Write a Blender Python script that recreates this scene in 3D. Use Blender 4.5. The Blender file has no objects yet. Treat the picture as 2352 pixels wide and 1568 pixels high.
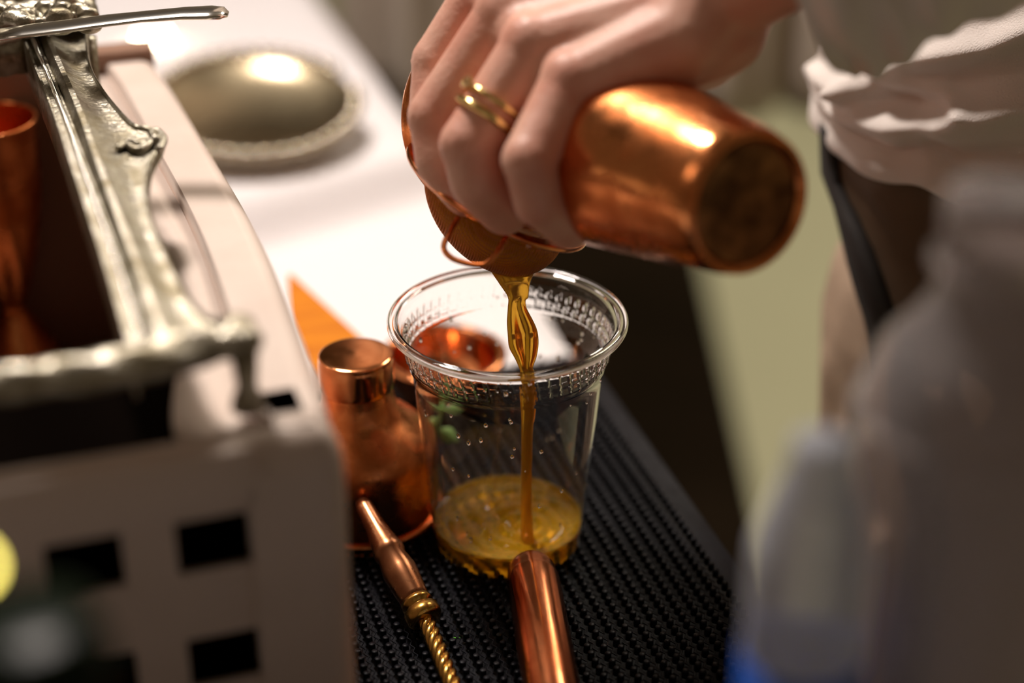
import bpy, bmesh, math, random
import numpy as np
from mathutils import Vector, Matrix
random.seed(7)
PI = math.pi
sc = bpy.context.scene
COL = sc.collection

# ------------------------------------------------------------------ camera
PITCH = math.radians(28.5); FPX = 4050.0; CAMZ = 0.454
CP, SP = math.cos(PITCH), math.sin(PITCH)
CAM = Vector((0, 0, CAMZ)); FW = Vector((0, CP, -SP)); UP = Vector((0, SP, CP)); RT = Vector((1, 0, 0))
cd = bpy.data.cameras.new('camera'); cam = bpy.data.objects.new('camera', cd); COL.objects.link(cam)
cam.location = CAM; cam.rotation_euler = (PI / 2 - PITCH, 0, 0)
cd.sensor_width = 36; cd.lens = FPX * 36 / 2352; cd.clip_start = 0.02; cd.clip_end = 40
cd.dof.use_dof = True; cd.dof.focus_distance = 0.722; cd.dof.aperture_fstop = 2.5; cd.dof.aperture_blades = 0
sc.camera = cam
# ------------------------------------------------------------------ colour, world, lights
vs = sc.view_settings
vs.view_transform = 'Standard'; vs.look = 'None'; vs.gamma = 1.0; vs.use_curve_mapping = False; vs.exposure = -0.05
sc.cycles.use_denoising = True
sc.cycles.max_bounces = 16; sc.cycles.transmission_bounces = 14; sc.cycles.transparent_max_bounces = 16
sc.cycles.sample_clamp_indirect = 6.0
w = bpy.data.worlds.new('world'); sc.world = w; w.use_nodes = True
w.node_tree.nodes['Background'].inputs[0].default_value = (1.0, 0.85, 0.72, 1)
w.node_tree.nodes['Background'].inputs[1].default_value = 0.10

def lamp(name, loc, aim, size, watts, col, size_y=None):
    l = bpy.data.lights.new(name, 'AREA'); l.energy = watts; l.color = col; l.size = size
    if size_y: l.shape = 'RECTANGLE'; l.size_y = size_y
    o = bpy.data.objects.new(name, l); COL.objects.link(o); o.location = loc
    o.rotation_euler = (Vector(aim) - Vector(loc)).to_track_quat('-Z', 'Y').to_euler()
    return o
lamp('ceiling_spot_lamp', (-0.36, 1.16, 1.20), (0.0, 0.76, 0.1), 0.20, 18.5, (1.0, 0.89, 0.81))
lamp('ceiling_panel_lamp', (1.0, 2.5, 1.75), (0.6, 1.6, -0.6), 0.7, 50, (1.0, 0.90, 0.76))
lamp('table_fill_lamp', (-1.4, 0.1, 1.5), (0, 0.8, 0.1), 0.5, 2.5, (1.0, 0.78, 0.62))

# ------------------------------------------------------------------ pixel helpers (2352 x 1568 frame -> world points)
def ray(px, py): return FW + RT * ((px - 1176) / FPX) - UP * ((py - 784) / FPX)
def P(px, py, d): return CAM + ray(px, py) * d
def G(px, py, z=0.0):
    r = ray(px, py); return CAM + r * ((z - CAM.z) / r.z)
def V(px, py, Y):
    r = ray(px, py); return CAM + r * (Y / r.y)
# the table's own axes: uf runs away along its right edge, vr to its right
ANG = math.radians(17.5)
uf = Vector((-math.sin(ANG), math.cos(ANG), 0)); vr = Vector((math.cos(ANG), math.sin(ANG), 0)); zz = Vector((0, 0, 1))

# ------------------------------------------------------------------ materials
MATS = {}
def newmat(name):
    m = bpy.data.materials.new(name); m.use_nodes = True
    return m, m.node_tree, m.node_tree.nodes['Principled BSDF']
def setp(b, **k):
    for n, v in k.items():
        n = n.replace('_', ' ')
        b.inputs[n].default_value = v
def mat(name, col, rough=0.5, metal=0.0, noise=None, nscale=40, col2=None, bump=0.0, bscale=200, rvar=0.0, stretch=None, **k):
    m, nt, b = newmat(name)
    setp(b, Base_Color=(*col, 1), Roughness=rough, Metallic=metal, **k)
    tc = nt.nodes.new('ShaderNodeTexCoord'); src = tc.outputs['Object']
    if stretch:
        mp = nt.nodes.new('ShaderNodeMapping'); mp.inputs['Scale'].default_value = stretch
        nt.links.new(src, mp.inputs[0]); src = mp.outputs[0]
    if col2 or rvar:
        n = nt.nodes.new('ShaderNodeTexNoise'); n.inputs['Scale'].default_value = nscale; n.inputs['Detail'].default_value = 6
        n.inputs['Roughness'].default_value = 0.6
        nt.links.new(src, n.inputs['Vector'])
        if col2:
            r = nt.nodes.new('ShaderNodeValToRGB'); r.color_ramp.elements[0].position = 0.38; r.color_ramp.elements[1].position = 0.64
            r.color_ramp.elements[0].color = (*col2, 1); r.color_ramp.elements[1].color = (*col, 1)
            nt.links.new(n.outputs[0], r.inputs[0]); nt.links.new(r.outputs[0], b.inputs['Base Color'])
        if rvar:
            mr = nt.nodes.new('ShaderNodeMapRange'); mr.inputs[3].default_value = rough + rvar; mr.inputs[4].default_value = max(0.02, rough - rvar)
            mr.inputs[1].default_value = 0.35; mr.inputs[2].default_value = 0.65
            nt.links.new(n.outputs[0], mr.inputs[0]); nt.links.new(mr.outputs[0], b.inputs['Roughness'])
    if bump:
        n2 = nt.nodes.new('ShaderNodeTexNoise'); n2.inputs['Scale'].default_value = bscale; n2.inputs['Detail'].default_value = 4
        nt.links.new(src, n2.inputs['Vector'])
        bp = nt.nodes.new('ShaderNodeBump'); bp.inputs['Strength'].default_value = bump; bp.inputs['Distance'].default_value = 0.001
        nt.links.new(n2.outputs[0], bp.inputs['Height']); nt.links.new(bp.outputs[0], b.inputs['Normal'])
    MATS[name] = m
    return m
M_copper = mat('copper', (0.97, 0.37, 0.135), 0.27, 1.0, col2=(0.62, 0.18, 0.05), nscale=48, rvar=0.12, bump=0.6, bscale=60)
M_copper_br = mat('bright_copper', (0.97, 0.40, 0.17), 0.14, 1.0, col2=(0.80, 0.28, 0.10), nscale=80, rvar=0.05)
M_copper_dk = mat('tarnished_copper', (0.34, 0.15, 0.06), 0.45, 1.0, col2=(0.085, 0.035, 0.014), nscale=75, rvar=0.12, bump=0.5, bscale=120)
M_brass = mat('brass', (0.85, 0.52, 0.13), 0.24, 1.0, col2=(0.45, 0.24, 0.05), nscale=120, rvar=0.08)
M_silver = mat('old_silver', (0.50, 0.47, 0.39), 0.38, 1.0, col2=(0.20, 0.17, 0.11), nscale=85, rvar=0.10, bump=0.5, bscale=500)
M_silver_br = mat('polished_silver', (0.90, 0.88, 0.83), 0.16, 1.0)
M_tray = mat('silver_plate', (0.50, 0.41, 0.27), 0.27, 1.0, col2=(0.40, 0.33, 0.21), nscale=9, rvar=0.05)
M_gold = mat('gold', (0.95, 0.72, 0.30), 0.16, 1.0)
M_rubber = mat('black_rubber', (0.006, 0.006, 0.009), 0.40, 0.0, rvar=0.10, nscale=200, Specular_IOR_Level=0.16)
M_cloth = mat('white_tablecloth', (0.85, 0.815, 0.825), 0.85, bump=0.3, bscale=600)
M_cream = mat('cream_enamel', (0.84, 0.72, 0.64), 0.34, col2=(0.78, 0.64, 0.56), nscale=14, Coat_Weight=0.6, Coat_Roughness=0.08)
M_cream_in_shade = mat('cream_enamel_in_shade', (0.26, 0.14, 0.09), 0.5)  # cream darkened to brown, the shade inside the box put into the colour
M_shade_black = mat('shade_black', (0.003, 0.002, 0.0015), 0.9, Specular_IOR_Level=0.0)
M_cream_shade = mat('cream_front_shade', (0.56, 0.46, 0.40), 0.42, col2=(0.50, 0.41, 0.35), nscale=9)  # cream darkened for the shaded front of the box
M_skin = mat('skin', (0.80, 0.46, 0.35), 0.46, col2=(0.72, 0.34, 0.25), nscale=38, bump=0.35, bscale=420,
             Subsurface_Weight=0.12, Subsurface_Radius=(0.012, 0.005, 0.003), Subsurface_Scale=0.5)
M_shirt = mat('white_knit', (0.82, 0.75, 0.70), 0.9, bump=0.8, bscale=1400)
M_thread = mat('hem_thread', (0.60, 0.53, 0.47), 0.9)
M_trouser = mat('tan_twill', (0.46, 0.34, 0.24), 0.85, col2=(0.36, 0.26, 0.18), nscale=30, bump=0.4, bscale=900)
M_apron = mat('brown_canvas', (0.135, 0.082, 0.045), 0.8, col2=(0.10, 0.06, 0.03), nscale=12, bump=0.5, bscale=900)
M_black = mat('black_webbing', (0.014, 0.010, 0.008), 0.7)
M_shoe = mat('dark_leather', (0.03, 0.02, 0.015), 0.4)
M_floor = mat('green_floor', (0.52, 0.505, 0.325), 0.75, col2=(0.46, 0.445, 0.28), nscale=1.2)
M_floor_shade = mat('floor_shade', (0.012, 0.007, 0.0032), 0.95, col2=(0.008, 0.005, 0.002), nscale=5, Specular_IOR_Level=0.05)
M_wall = mat('beige_plaster', (0.42, 0.36, 0.29), 0.8, col2=(0.36, 0.30, 0.24), nscale=2)
M_ceil = mat('ceiling_paint', (0.30, 0.26, 0.22), 0.8)
M_grey = mat('grey_linen', (0.60, 0.52, 0.44), 0.9, col2=(0.52, 0.44, 0.37), nscale=6)
M_amber = mat('amber_wood', (0.78, 0.27, 0.012), 0.7, col2=(0.66, 0.20, 0.01), nscale=30, stretch=(1, 8, 1), Specular_IOR_Level=0.15)
M_leaf = mat('mint_leaf', (0.10, 0.28, 0.04), 0.5, Subsurface_Weight=0.1)
M_wood = mat('dark_wood', (0.10, 0.055, 0.03), 0.5, col2=(0.07, 0.035, 0.02), nscale=12, stretch=(1, 8, 1))
M_blue = mat('blue_label', (0.012, 0.09, 0.48), 0.4)
M_pale = mat('pale_plastic', (0.80, 0.84, 0.93), 0.28, Transmission_Weight=0.62, IOR=1.10)
M_wax = mat('candle_wax', (0.9, 0.85, 0.7), 0.5, Subsurface_Weight=0.2)
M_greenglass = mat('green_bottle_glass', (0.006, 0.010, 0.005), 0.2, Specular_IOR_Level=0.02)
def glass(name, col, rough, ior, **k):
    m, nt, b = newmat(name); setp(b, Base_Color=(*col, 1), Roughness=rough, IOR=ior, Transmission_Weight=1.0, **k); return m
M_pet = glass('clear_plastic', (0.985, 0.985, 0.98), 0.015, 1.46)
M_pet2 = mat('clear_bottle_plastic', (0.86, 0.82, 0.82), 0.10, Transmission_Weight=0.87, IOR=1.12)
M_glass = glass('clear_glass', (0.97, 0.97, 0.97), 0.0, 1.45)
def juice(name, col, tw, rough=0.06):
    m, nt, b = newmat(name)
    setp(b, Base_Color=(*col, 1), Roughness=rough, IOR=1.33, Transmission_Weight=tw, Subsurface_Weight=0.2,
         Subsurface_Radius=(0.006, 0.003, 0.001), Subsurface_Scale=0.6)
    return m
M_juice = juice('amber_juice', (1.0, 0.54, 0.02), 0.76, 0.03)
M_strained = juice('strained_juice', (1.0, 0.52, 0.03), 0.22, 0.15)
M_stream = juice('amber_juice_stream', (0.95, 0.52, 0.05), 0.66)
m, nt, b = newmat('flame'); setp(b, Base_Color=(1, .8, .5, 1)); b.inputs['Emission Color'].default_value = (1, 0.82, 0.55, 1); b.inputs['Emission Strength'].default_value = 60; M_flame = m

# ------------------------------------------------------------------ mesh helpers
def link(name, me, m=None, parent=None, smooth=True):
    o = bpy.data.objects.new(name, me); COL.objects.link(o)
    if m: me.materials.append(m)
    if parent: o.parent = parent
    if smooth:
        me.polygons.foreach_set('use_smooth', [True] * len(me.polygons))
    return o
def tag(o, label, cat, group=None, kind=None):
    if label: o['label'] = label
    if cat: o['category'] = cat
    if group: o['group'] = group
    if kind: o['kind'] = kind
    return o
def struct(o): o['kind'] = 'structure'; return o
def empty(name, loc=(0, 0, 0)):
    o = bpy.data.objects.new(name, None); COL.objects.link(o); o.location = loc; o.empty_display_size = 0.02; return o
class MB:
    """collects vertices and faces in world space; build() links ONE mesh object"""
    def __init__(s): s.v = []; s.f = []
    def add(s, vs_, fs):
        k = len(s.v); s.v += [tuple(p) for p in vs_]; s.f += [tuple(i + k for i in f) for f in fs]
    def rings(s, rings, closed=True, cap=True, loop=False):
        k = len(s.v); n = len(rings[0])
        for r in rings: s.v += [tuple(p) for p in r]
        R = len(rings)
        for i in range(R if loop else R - 1):
            a = k + i * n; b_ = k + ((i + 1) % R) * n
            for j in range(n if closed else n - 1):
                j2 = (j + 1) % n
                s.f.append((a + j, a + j2, b_ + j2, b_ + j))
        if cap and not loop:
            s.f.append(tuple(k + j for j in reversed(range(n))))
            s.f.append(tuple(k + (R - 1) * n + j for j in range(n)))
    def box(s, o, ax, ay, az):
        """o corner, three edge vectors"""
        o = Vector(o); c = [o, o + ax, o + ax + ay, o + ay]; c += [p + az for p in c]
        s.add(c, [(0, 3, 2, 1), (4, 5, 6, 7), (0, 1, 5, 4), (1, 2, 6, 5), (2, 3, 7, 6), (3, 0, 4, 7)])
    def tube(s, pts, rad, n=10, loop=False):
        pts = [Vector(p) for p in pts]
        if not isinstance(rad, (list, tuple)): rad = [rad] * len(pts)
        rings = []; prev = None
        for i, p in enumerate(pts):
            if loop: t = pts[(i + 1) % len(pts)] - pts[i - 1]
            else: t = pts[min(i + 1, len(pts) - 1)] - pts[max(i - 1, 0)]
            t.normalize()
            if prev is None:
                a = t.orthogonal().normalized()
            else:
                a = (prev - t * prev.dot(t)).normalized()
            prev = a; b_ = t.cross(a)
            rings.append([p + (a * math.cos(2 * PI * k / n) + b_ * math.sin(2 * PI * k / n)) * rad[i] for k in range(n)])
        s.rings(rings, loop=loop)
    def ball(s, c, r, n=8, m_=5, ax=(1, 1, 1)):
        c = Vector(c); rings = []
        for i in range(1, m_):
            ph = PI * i / m_
            rings.append([c + Vector((r * ax[0] * math.sin(ph) * math.cos(2 * PI * k / n), r * ax[1] * math.sin(ph) * math.sin(2 * PI * k / n), -r * ax[2] * math.cos(ph))) for k in range(n)])
        s.rings(rings)
    def build(s, name, m, parent=None, smooth=True, fix=True, auto=None):
        me = bpy.data.meshes.new(name); me.from_pydata(s.v, [], s.f); me.validate()
        if fix:
            bm = bmesh.new(); bm.from_mesh(me); bmesh.ops.recalc_face_normals(bm, faces=bm.faces); bm.to_mesh(me); bm.free()
        o = link(name, me, m, parent, smooth)
        if auto is not None: sharp(me, auto)
        return o
def sharp(me, deg):
    bm = bmesh.new(); bm.from_mesh(me); a = math.radians(deg)
    for e in bm.edges:
        if len(e.link_faces) == 2 and e.calc_face_angle(0) > a: e.smooth = False
    bm.to_mesh(me); bm.free()
def lathe_mb(profile, origin=(0, 0, 0), axis=(0, 0, 1), n=64, mb=None, closed=False):
    """profile: list of (r, h); closed=True joins last to first (a walled vessel)"""
    mb = mb or MB(); o = Vector(origin); ax = Vector(axis).normalized(); a = ax.orthogonal().normalized(); b_ = ax.cross(a)
    rings = [[o + ax * h + (a * math.cos(2 * PI * k / n) + b_ * math.sin(2 * PI * k / n)) * max(r, 1e-5) for k in range(n)] for r, h in profile]
    mb.rings(rings, cap=not closed, loop=closed)
    return mb
def smooth_profile(pts, sub=5):
    """Catmull-Rom through the points"""
    out = []; n = len(pts)
    for i in range(n - 1):
        p0 = pts[max(i - 1, 0)]; p1 = pts[i]; p2 = pts[i + 1]; p3 = pts[min(i + 2, n - 1)]
        for k in range(sub):
            t = k / sub; q = []
            for c in range(len(p1)):
                q.append(0.5 * ((2 * p1[c]) + (-p0[c] + p2[c]) * t + (2 * p0[c] - 5 * p1[c] + 4 * p2[c] - p3[c]) * t * t + (-p0[c] + 3 * p1[c] - 3 * p2[c] + p3[c]) * t ** 3))
            out.append(tuple(q))
    out.append(tuple(pts[-1])); return out
def curve3(pts, sub=8): return [Vector(p) for p in smooth_profile([tuple(p) for p in pts], sub)]
def capsules(mb, segs, n=14):
    """segs: (a, b, ra, rb) -> tapered capsules"""
    for a, b_, ra, rb in segs:
        a = Vector(a); b_ = Vector(b_); d = b_ - a; L = d.length
        if L < 1e-6: mb.ball(a, ra, n, 8); continue
        t = d / L; prof = []
        for i in range(1, 5): prof.append((ra * math.sin(PI / 2 * i / 5), -ra * math.cos(PI / 2 * i / 5)))
        prof.append((ra, 0)); prof.append((rb, L))
        for i in range(4, 0, -1): prof.append((rb * math.sin(PI / 2 * i / 5), L + rb * math.cos(PI / 2 * i / 5)))
        lathe_mb(prof, a, t, n, mb)
def remesh(mb, voxel, smooth_it=6, fac=0.5):
    me = bpy.data.meshes.new('tmp'); me.from_pydata(mb.v, [], mb.f); me.validate()
    bm = bmesh.new(); bm.from_mesh(me); bmesh.ops.recalc_face_normals(bm, faces=bm.faces); bm.to_mesh(me); bm.free()
    o = bpy.data.objects.new('tmp', me); COL.objects.link(o)
    r = o.modifiers.new('r', 'REMESH'); r.mode = 'VOXEL'; r.voxel_size = voxel
    if smooth_it:
        s_ = o.modifiers.new('s', 'SMOOTH'); s_.factor = fac; s_.iterations = smooth_it
    dg = bpy.context.evaluated_depsgraph_get(); out = bpy.data.meshes.new_from_object(o.evaluated_get(dg))
    bpy.data.objects.remove(o); bpy.data.meshes.remove(me)
    return out

# ------------------------------------------------------------------ the setting
ZT = -0.0055        # top of the tablecloth; z = 0 is the top of the mat's nubs
FLOOR = -0.76
def plane_box(name, x0, x1, y0, y1, z0, z1, m):
    mb = MB(); mb.box((x0, y0, z0), Vector((x1 - x0, 0, 0)), Vector((0, y1 - y0, 0)), Vector((0, 0, z1 - z0)))
    return struct(mb.build(name, m, smooth=False))
plane_box('floor', -2.6, 3.0, -1.6, 4.2, FLOOR - 0.05, FLOOR, M_floor)
plane_box('ceiling', -2.6, 3.0, -1.6, 4.2, 1.95, 2.0, M_ceil)
plane_box('wall_back', -2.6, 3.0, 4.2, 4.25, FLOOR, 1.95, M_wall)
plane_box('wall_left', -2.65, -2.6, -1.6, 4.2, FLOOR, 1.95, M_wall)
plane_box('wall_right', 3.0, 3.05, -1.6, 4.2, FLOOR, 1.95, M_wall)
plane_box('wall_front', -2.6, 3.0, -1.65, -1.6, FLOOR, 1.95, M_wall)
# dark sheet on the green floor standing in for the shade beside the table
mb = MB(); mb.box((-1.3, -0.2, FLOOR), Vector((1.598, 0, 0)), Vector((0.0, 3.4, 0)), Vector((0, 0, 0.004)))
tag(mb.build('floor_shade_sheet', M_floor_shade, smooth=False), 'dark sheet standing in for shade on the green floor below the table edge', 'floor_shade_sheet')

# ------------------------------------------------------------------ table with white cloth
EDGE0 = G(1750, 1390)                          # the mat's right edge, on the table edge
def T(a, c, z=0.0): return Vector((EDGE0.x, EDGE0.y, 0)) + uf * a + vr * c + zz * z    # a along the edge, c to the right of it
table = empty('table', T(0.3, -0.5, FLOOR))
def TL(p): return p - table.location
mb = MB(); o_ = TL(T(-0.5, -1.0, ZT - 0.026)); mb.box(o_, uf * 1.95, vr * 0.995, zz * 0.022); mb.build('tabletop', M_wood, table, smooth=False)
for a in (-0.40, 1.35):
    for c in (-0.93, -0.08):
        mb = MB(); mb.box(TL(T(a, c, FLOOR + .0045)), uf * 0.05, vr * 0.05, zz * (ZT - 0.026 - FLOOR - .0045)); mb.build('leg', M_wood, table, smooth=False)
tag(table, 'dark wooden table under the white cloth', 'table')
# cloth: top sheet with soft ridges and a hanging skirt at the far end and left
def cloth_h(a, c):
    h = 0.0
    # one long soft fold crossing the cloth in front of the silver dish
    q = (a - 0.35 * c - 0.465) / 0.028; q = max(0.0, min(1.0, q)); h += 0.026 * q * q * (3 - 2 * q)
    q2 = (a - 0.20 * c - 0.62) / 0.30; q2 = max(0.0, min(1.0, q2)); h -= 0.012 * q2 * q2 * (3 - 2 * q2)
    h += 0.0008 * math.sin(a * 31 + c * 12) * (1 if a > 0.60 else 0)
    return h
rings = []
NA, NC = 260, 60
for i in range(NA + 1):
    a = -0.5 + 1.955 * i / NA; row = []
    for j in range(NC + 1):
        c = -1.0 + 1.0 * j / NC
        row.append(T(a, c, ZT + (cloth_h(a, c) if c < -0.004 else 0)))
    rings.append(row)
top = MB(); top.rings(rings, closed=False, cap=False)
top.rings([[p + zz * 0 for p in (r[-1],)] * 1 + [r[-1] - zz * 0.02 + vr * 0.003, r[-1] - zz * 0.10 + vr * 0.002] for r in rings], closed=False, cap=False)
edge = rings[-1]
top.rings([[p for p in edge], [p - zz * 0.03 + uf * 0.004 for p in edge], [p - zz * 0.45 + uf * (0.01 + 0.012 * math.sin(k * 0.9)) for k, p in enumerate(edge)]], closed=False, cap=False)
cl = top.build('tablecloth', M_cloth, fix=False)
so = cl.modifiers.new('t', 'SOLIDIFY'); so.thickness = 0.0012; so.offset = -1
tag(cl, 'white tablecloth with a soft fold covering the table', 'tablecloth')

# ------------------------------------------------------------------ black rubber bar mat with nubs
MA0, MA1, MC0, MC1 = -0.33, 0.235, -0.36, 0.004
mat_root = empty('bar_mat', T(0, -0.15, ZT + 0.0005))
def ML(p): return p - mat_root.location
mb = MB(); mb.box(ML(T(MA0, MC0, ZT + 0.0004)), uf * (MA1 - MA0), vr * (MC1 - MC0), zz * 0.0018); mb.build('mat_base', M_rubber, mat_root, smooth=False)
nub_me = lathe_mb([(0.00150, 0), (0.00136, 0.0026), (0.00134, 0.0034), (0.00122, 0.00360), (0.0001, 0.00356)], n=12).build('nub_proto', M_rubber).data
bpy.data.objects.remove(bpy.data.objects['nub_proto'])
nubs = []
sa, s_c = 0.0049, 0.0064
na = int((MA1 - MA0 - 0.016) / sa); nc = int((MC1 - MC0 - 0.014) / s_c)
zb = 0.00048
for j in range(nc):
    for i in range(na):
        p = T(MA0 + 0.009 + (i + (0.5 if j % 2 else 0)) * sa, MC0 + 0.010 + j * s_c, zb)
        r = p - CAM; d = r.dot(FW); px = 1176 + r.x / d * FPX; py = 784 - r.dot(UP) / d * FPX
        nubs.append((px, py, p))
def seen(px, py):
    if not (800 < px < 1760 and 900 < py < 1568): return False
    if 1150 < px < 1345 and py > 1290: return False
    if px < 1350 and py < 1250: return False
    if 985 < px < 1350 and py < 1325: return False
    return True
nubs.sort(key=lambda q: (not (seen(q[0], q[1]) and q[0] < 1500), -q[1] if q[1] < 1575 else 1e4))
for q in nubs[:296]:
    o = bpy.data.objects.new('nub', nub_me); COL.objects.link(o); o.parent = mat_root; o.location = ML(q[2])
mb = MB()
for q in nubs[296:]:
    lathe_mb([(0.00150, 0), (0.00134, 0.0033), (0.0012, 0.0036)], ML(q[2]), n=8, mb=mb)
o = mb.build('nub_field', M_rubber, mat_root); o['kind'] = 'stuff'
mb = MB()                                                     # thin zigzag webs between the nub rows
for j in range(nc - 1):
    pts = []
    for i in range(na * 2):
        pts.append(ML(T(MA0 + 0.009 + i * sa / 2, MC0 + 0.0132 + j * s_c + (0.0007 if i % 2 else -0.0007), zb + 0.0010)))
    mb.tube(pts, 0.00032, n=4)
o = mb.build('web', M_rubber, mat_root); o['kind'] = 'stuff'
tag(mat_root, 'black rubber bar mat with raised round nubs under the plastic cup', 'bar mat')

# ------------------------------------------------------------------ clear plastic cup
rimc = P(1160, 730, 0.735); CH = 0.112
CB = Vector((rimc.x + 0.0010, rimc.y, 0.0))
cup = empty('plastic_cup', CB)
outer = [(0.0005, 0.0022), (0.0240, 0.0022), (0.0290, 0.0006), (0.0312, 0.0), (0.0325, 0.0010), (0.0331, 0.004), (0.0334, 0.010), (0.0350, 0.028), (0.0378, 0.060),
         (0.0398, 0.084), (0.0404, 0.0905), (0.0416, 0.0916), (0.0419, 0.0935), (0.0422, 0.0945), (0.0440, 0.1050), (0.0442, 0.1062), (0.0452, 0.1070), (0.0462, 0.1095), (0.0468, 0.1106)]
lip = [(0.0468 + 0.0016 + 0.0020 * math.cos(t), 0.1106 + 0.0004 + 0.0018 * math.sin(t)) for t in np.linspace(-2.6, 3.4, 16)]
inner = [(r - 0.0006, h + 0.0004) for r, h in reversed(outer[3:-1])]
inner = [(0.0460, 0.1118)] + [q for q in inner if q[1] < 0.1115]
inner += [(0.0290, 0.0012), (0.0238, 0.0029), (0.0005, 0.0029)]
prof = outer + lip + inner
def sst(x): x = max(0.0, min(1.0, x)); return x * x * (3 - 2 * x)
def relief(th, h):
    """embossed ladder band just below the lip"""
    if not 0.0950 < h < 0.1050: return 0.0
    u_ = (th * 54 / (2 * PI) + (h - 0.0950) * 42) % 1.0
    bar = sst(1 - abs(u_ - 0.15) / 0.17)
    rung = sst(1 - abs(h - 0.1002) / 0.0014) * (1 if u_ > 0.15 else 0) * 0.55
    low = sst(1 - abs(h - 0.0958) / 0.0010) * 0.45
    fade = sst((h - 0.0950) / 0.0006) * sst((0.1050 - h) / 0.0006)
    return 0.00085 * max(bar, rung, low) * fade
def densify(pr):
    out = []
    for (r0, h0), (r1, h1) in zip(pr, pr[1:]):
        n_ = 14 if (0.094 < (h0 + h1) / 2 < 0.1055 and abs(h1 - h0) > .004) else (3 if abs(h1 - h0) > .015 else 1)
        for k in range(n_): out.append((r0 + (r1 - r0) * k / n_, h0 + (h1 - h0) * k / n_))
    out.append(pr[-1]); return out
prof2 = densify(prof); NW = 54 * 9
mb = MB()
mb.rings([[Vector(((r + relief(2 * PI * k / NW, h)) * math.cos(2 * PI * k / NW), (r + relief(2 * PI * k / NW, h)) * math.sin(2 * PI * k / NW), h)) for k in range(NW)] for r, h in prof2])
mb.build('cup_wall', M_pet, cup)
# droplets on the wall
mb = MB(); rnd = random.Random(3)
for k in range(85):
    h = rnd.choice((rnd.uniform(0.02, 0.05), rnd.uniform(0.05, 0.105), rnd.uniform(0.07, 0.106))); th = rnd.uniform(0, 2 * PI)
    rr = np.interp(h, [q[1] for q in outer[4:]], [q[0] for q in outer[4:]]) - 0.0007
    er = Vector((math.cos(th), math.sin(th), 0)); c = er * rr + zz * h; s = rnd.uniform(0.0004, 0.0010)
    mb.ball(c, s, 8, 5, (1, 1, rnd.uniform(1.0, 1.8)))
o = mb.build('droplet', M_glass, cup); o['kind'] = 'stuff'
tag(cup, 'clear plastic cup with ribbed band standing on the black bar mat', 'cup')
# the drink
LV = 0.0120
lq = [(0.0003, 0.0031), (0.0236, 0.0031), (0.0291, 0.0015), (0.0304, 0.0009), (0.0317, 0.0020), (0.0323, 0.0045), (0.0327, 0.0110), (0.0329, LV + 0.0012), (0.0318, LV + 0.0004), (0.029, LV)]
mb = lathe_mb(lq, CB, n=96)
# rippled surface
k0 = len(mb.v); mb.f.pop()
nr = 20; last = len(mb.v) - 96
def surf(x, y):
    r = math.hypot(x - 0.007, y + 0.006); return LV + 0.0011 * math.sin(r * 900) * math.exp(-r * 70) + 0.0004 * math.sin(x * 420 + 1.3 * math.sin(y * 260)) * min(1, (0.029 - math.hypot(x, y)) * 120 + 0)
ringv = []
prev = [last + j for j in range(96)]
ax = Vector((0, 0, 1)); a_ = ax.orthogonal().normalized(); b2 = ax.cross(a_)
for i in range(1, nr):
    rr = 0.029 * (1 - i / nr); cur = []
    for j in range(96):
        q = (a_ * math.cos(2 * PI * j / 96) + b2 * math.sin(2 * PI * j / 96)) * rr
        mb.v.append((CB.x + q.x, CB.y + q.y, surf(q.x, q.y))); cur.append(len(mb.v) - 1)
    for j in range(96): mb.f.append((prev[j], prev[(j + 1) % 96], cur[(j + 1) % 96], cur[j]))
    prev = cur
mb.f.append(tuple(prev))
tag(mb.build('juice', M_juice), 'shallow pool of amber juice in the bottom of the plastic cup', 'drink')

# ------------------------------------------------------------------ copper shaker tin in the hand
TM = P(1137, 252, 0.736); TB = P(1722, 468, 0.598); TA = (TB - TM).normalized(); TLn = (TB - TM).length
def tin_r(t): return float(np.interp(t, [0, 0.15, 0.35, 0.6, 0.85, 0.95, 1.0], [0.0431, 0.0420, 0.0392, 0.0345, 0.0290, 0.0270, 0.0250]))
po = [(tin_r(t), t * TLn) for t in np.linspace(0, 1, 24)]
po = [(0.0438, -0.0006), (0.0442, 0.0008), (0.0434, 0.0020)] + po[1:]
po += [(0.0238, TLn + 0.0006), (0.0230, TLn + 0.0002), (0.0225, TLn - 0.0016)]
bot = [(0.0215, TLn - 0.0020), (0.0120, TLn - 0.0017), (0.0004, TLn - 0.0018)]
inn = [(0.0004, TLn - 0.0032), (0.0225, TLn - 0.0032)] + [(tin_r(t) - 0.0011, t * TLn) for t in np.linspace(0.96, 0.02, 20)] + [(0.0428, 0.0)]
tin = lathe_mb(po + bot[:1] + [(0.0215, TLn - 0.0034)] + inn[1:], TM, TA, 96, closed=True).build('cocktail_shaker', M_copper)
lathe_mb([(0.0004, TLn - 0.0034), (0.0222, TLn - 0.0034), (0.0222, TLn - 0.0019), (0.0190, TLn - 0.0016), (0.0182, TLn - 0.0020), (0.0004, TLn - 0.0016)], TM, TA, 64).build('shaker_base', M_copper_dk, tin)['label'] = 'dark tarnished round base'
tag(tin, 'hammered copper shaker tin with dark base tipped in the pouring hand', 'shaker')

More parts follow.
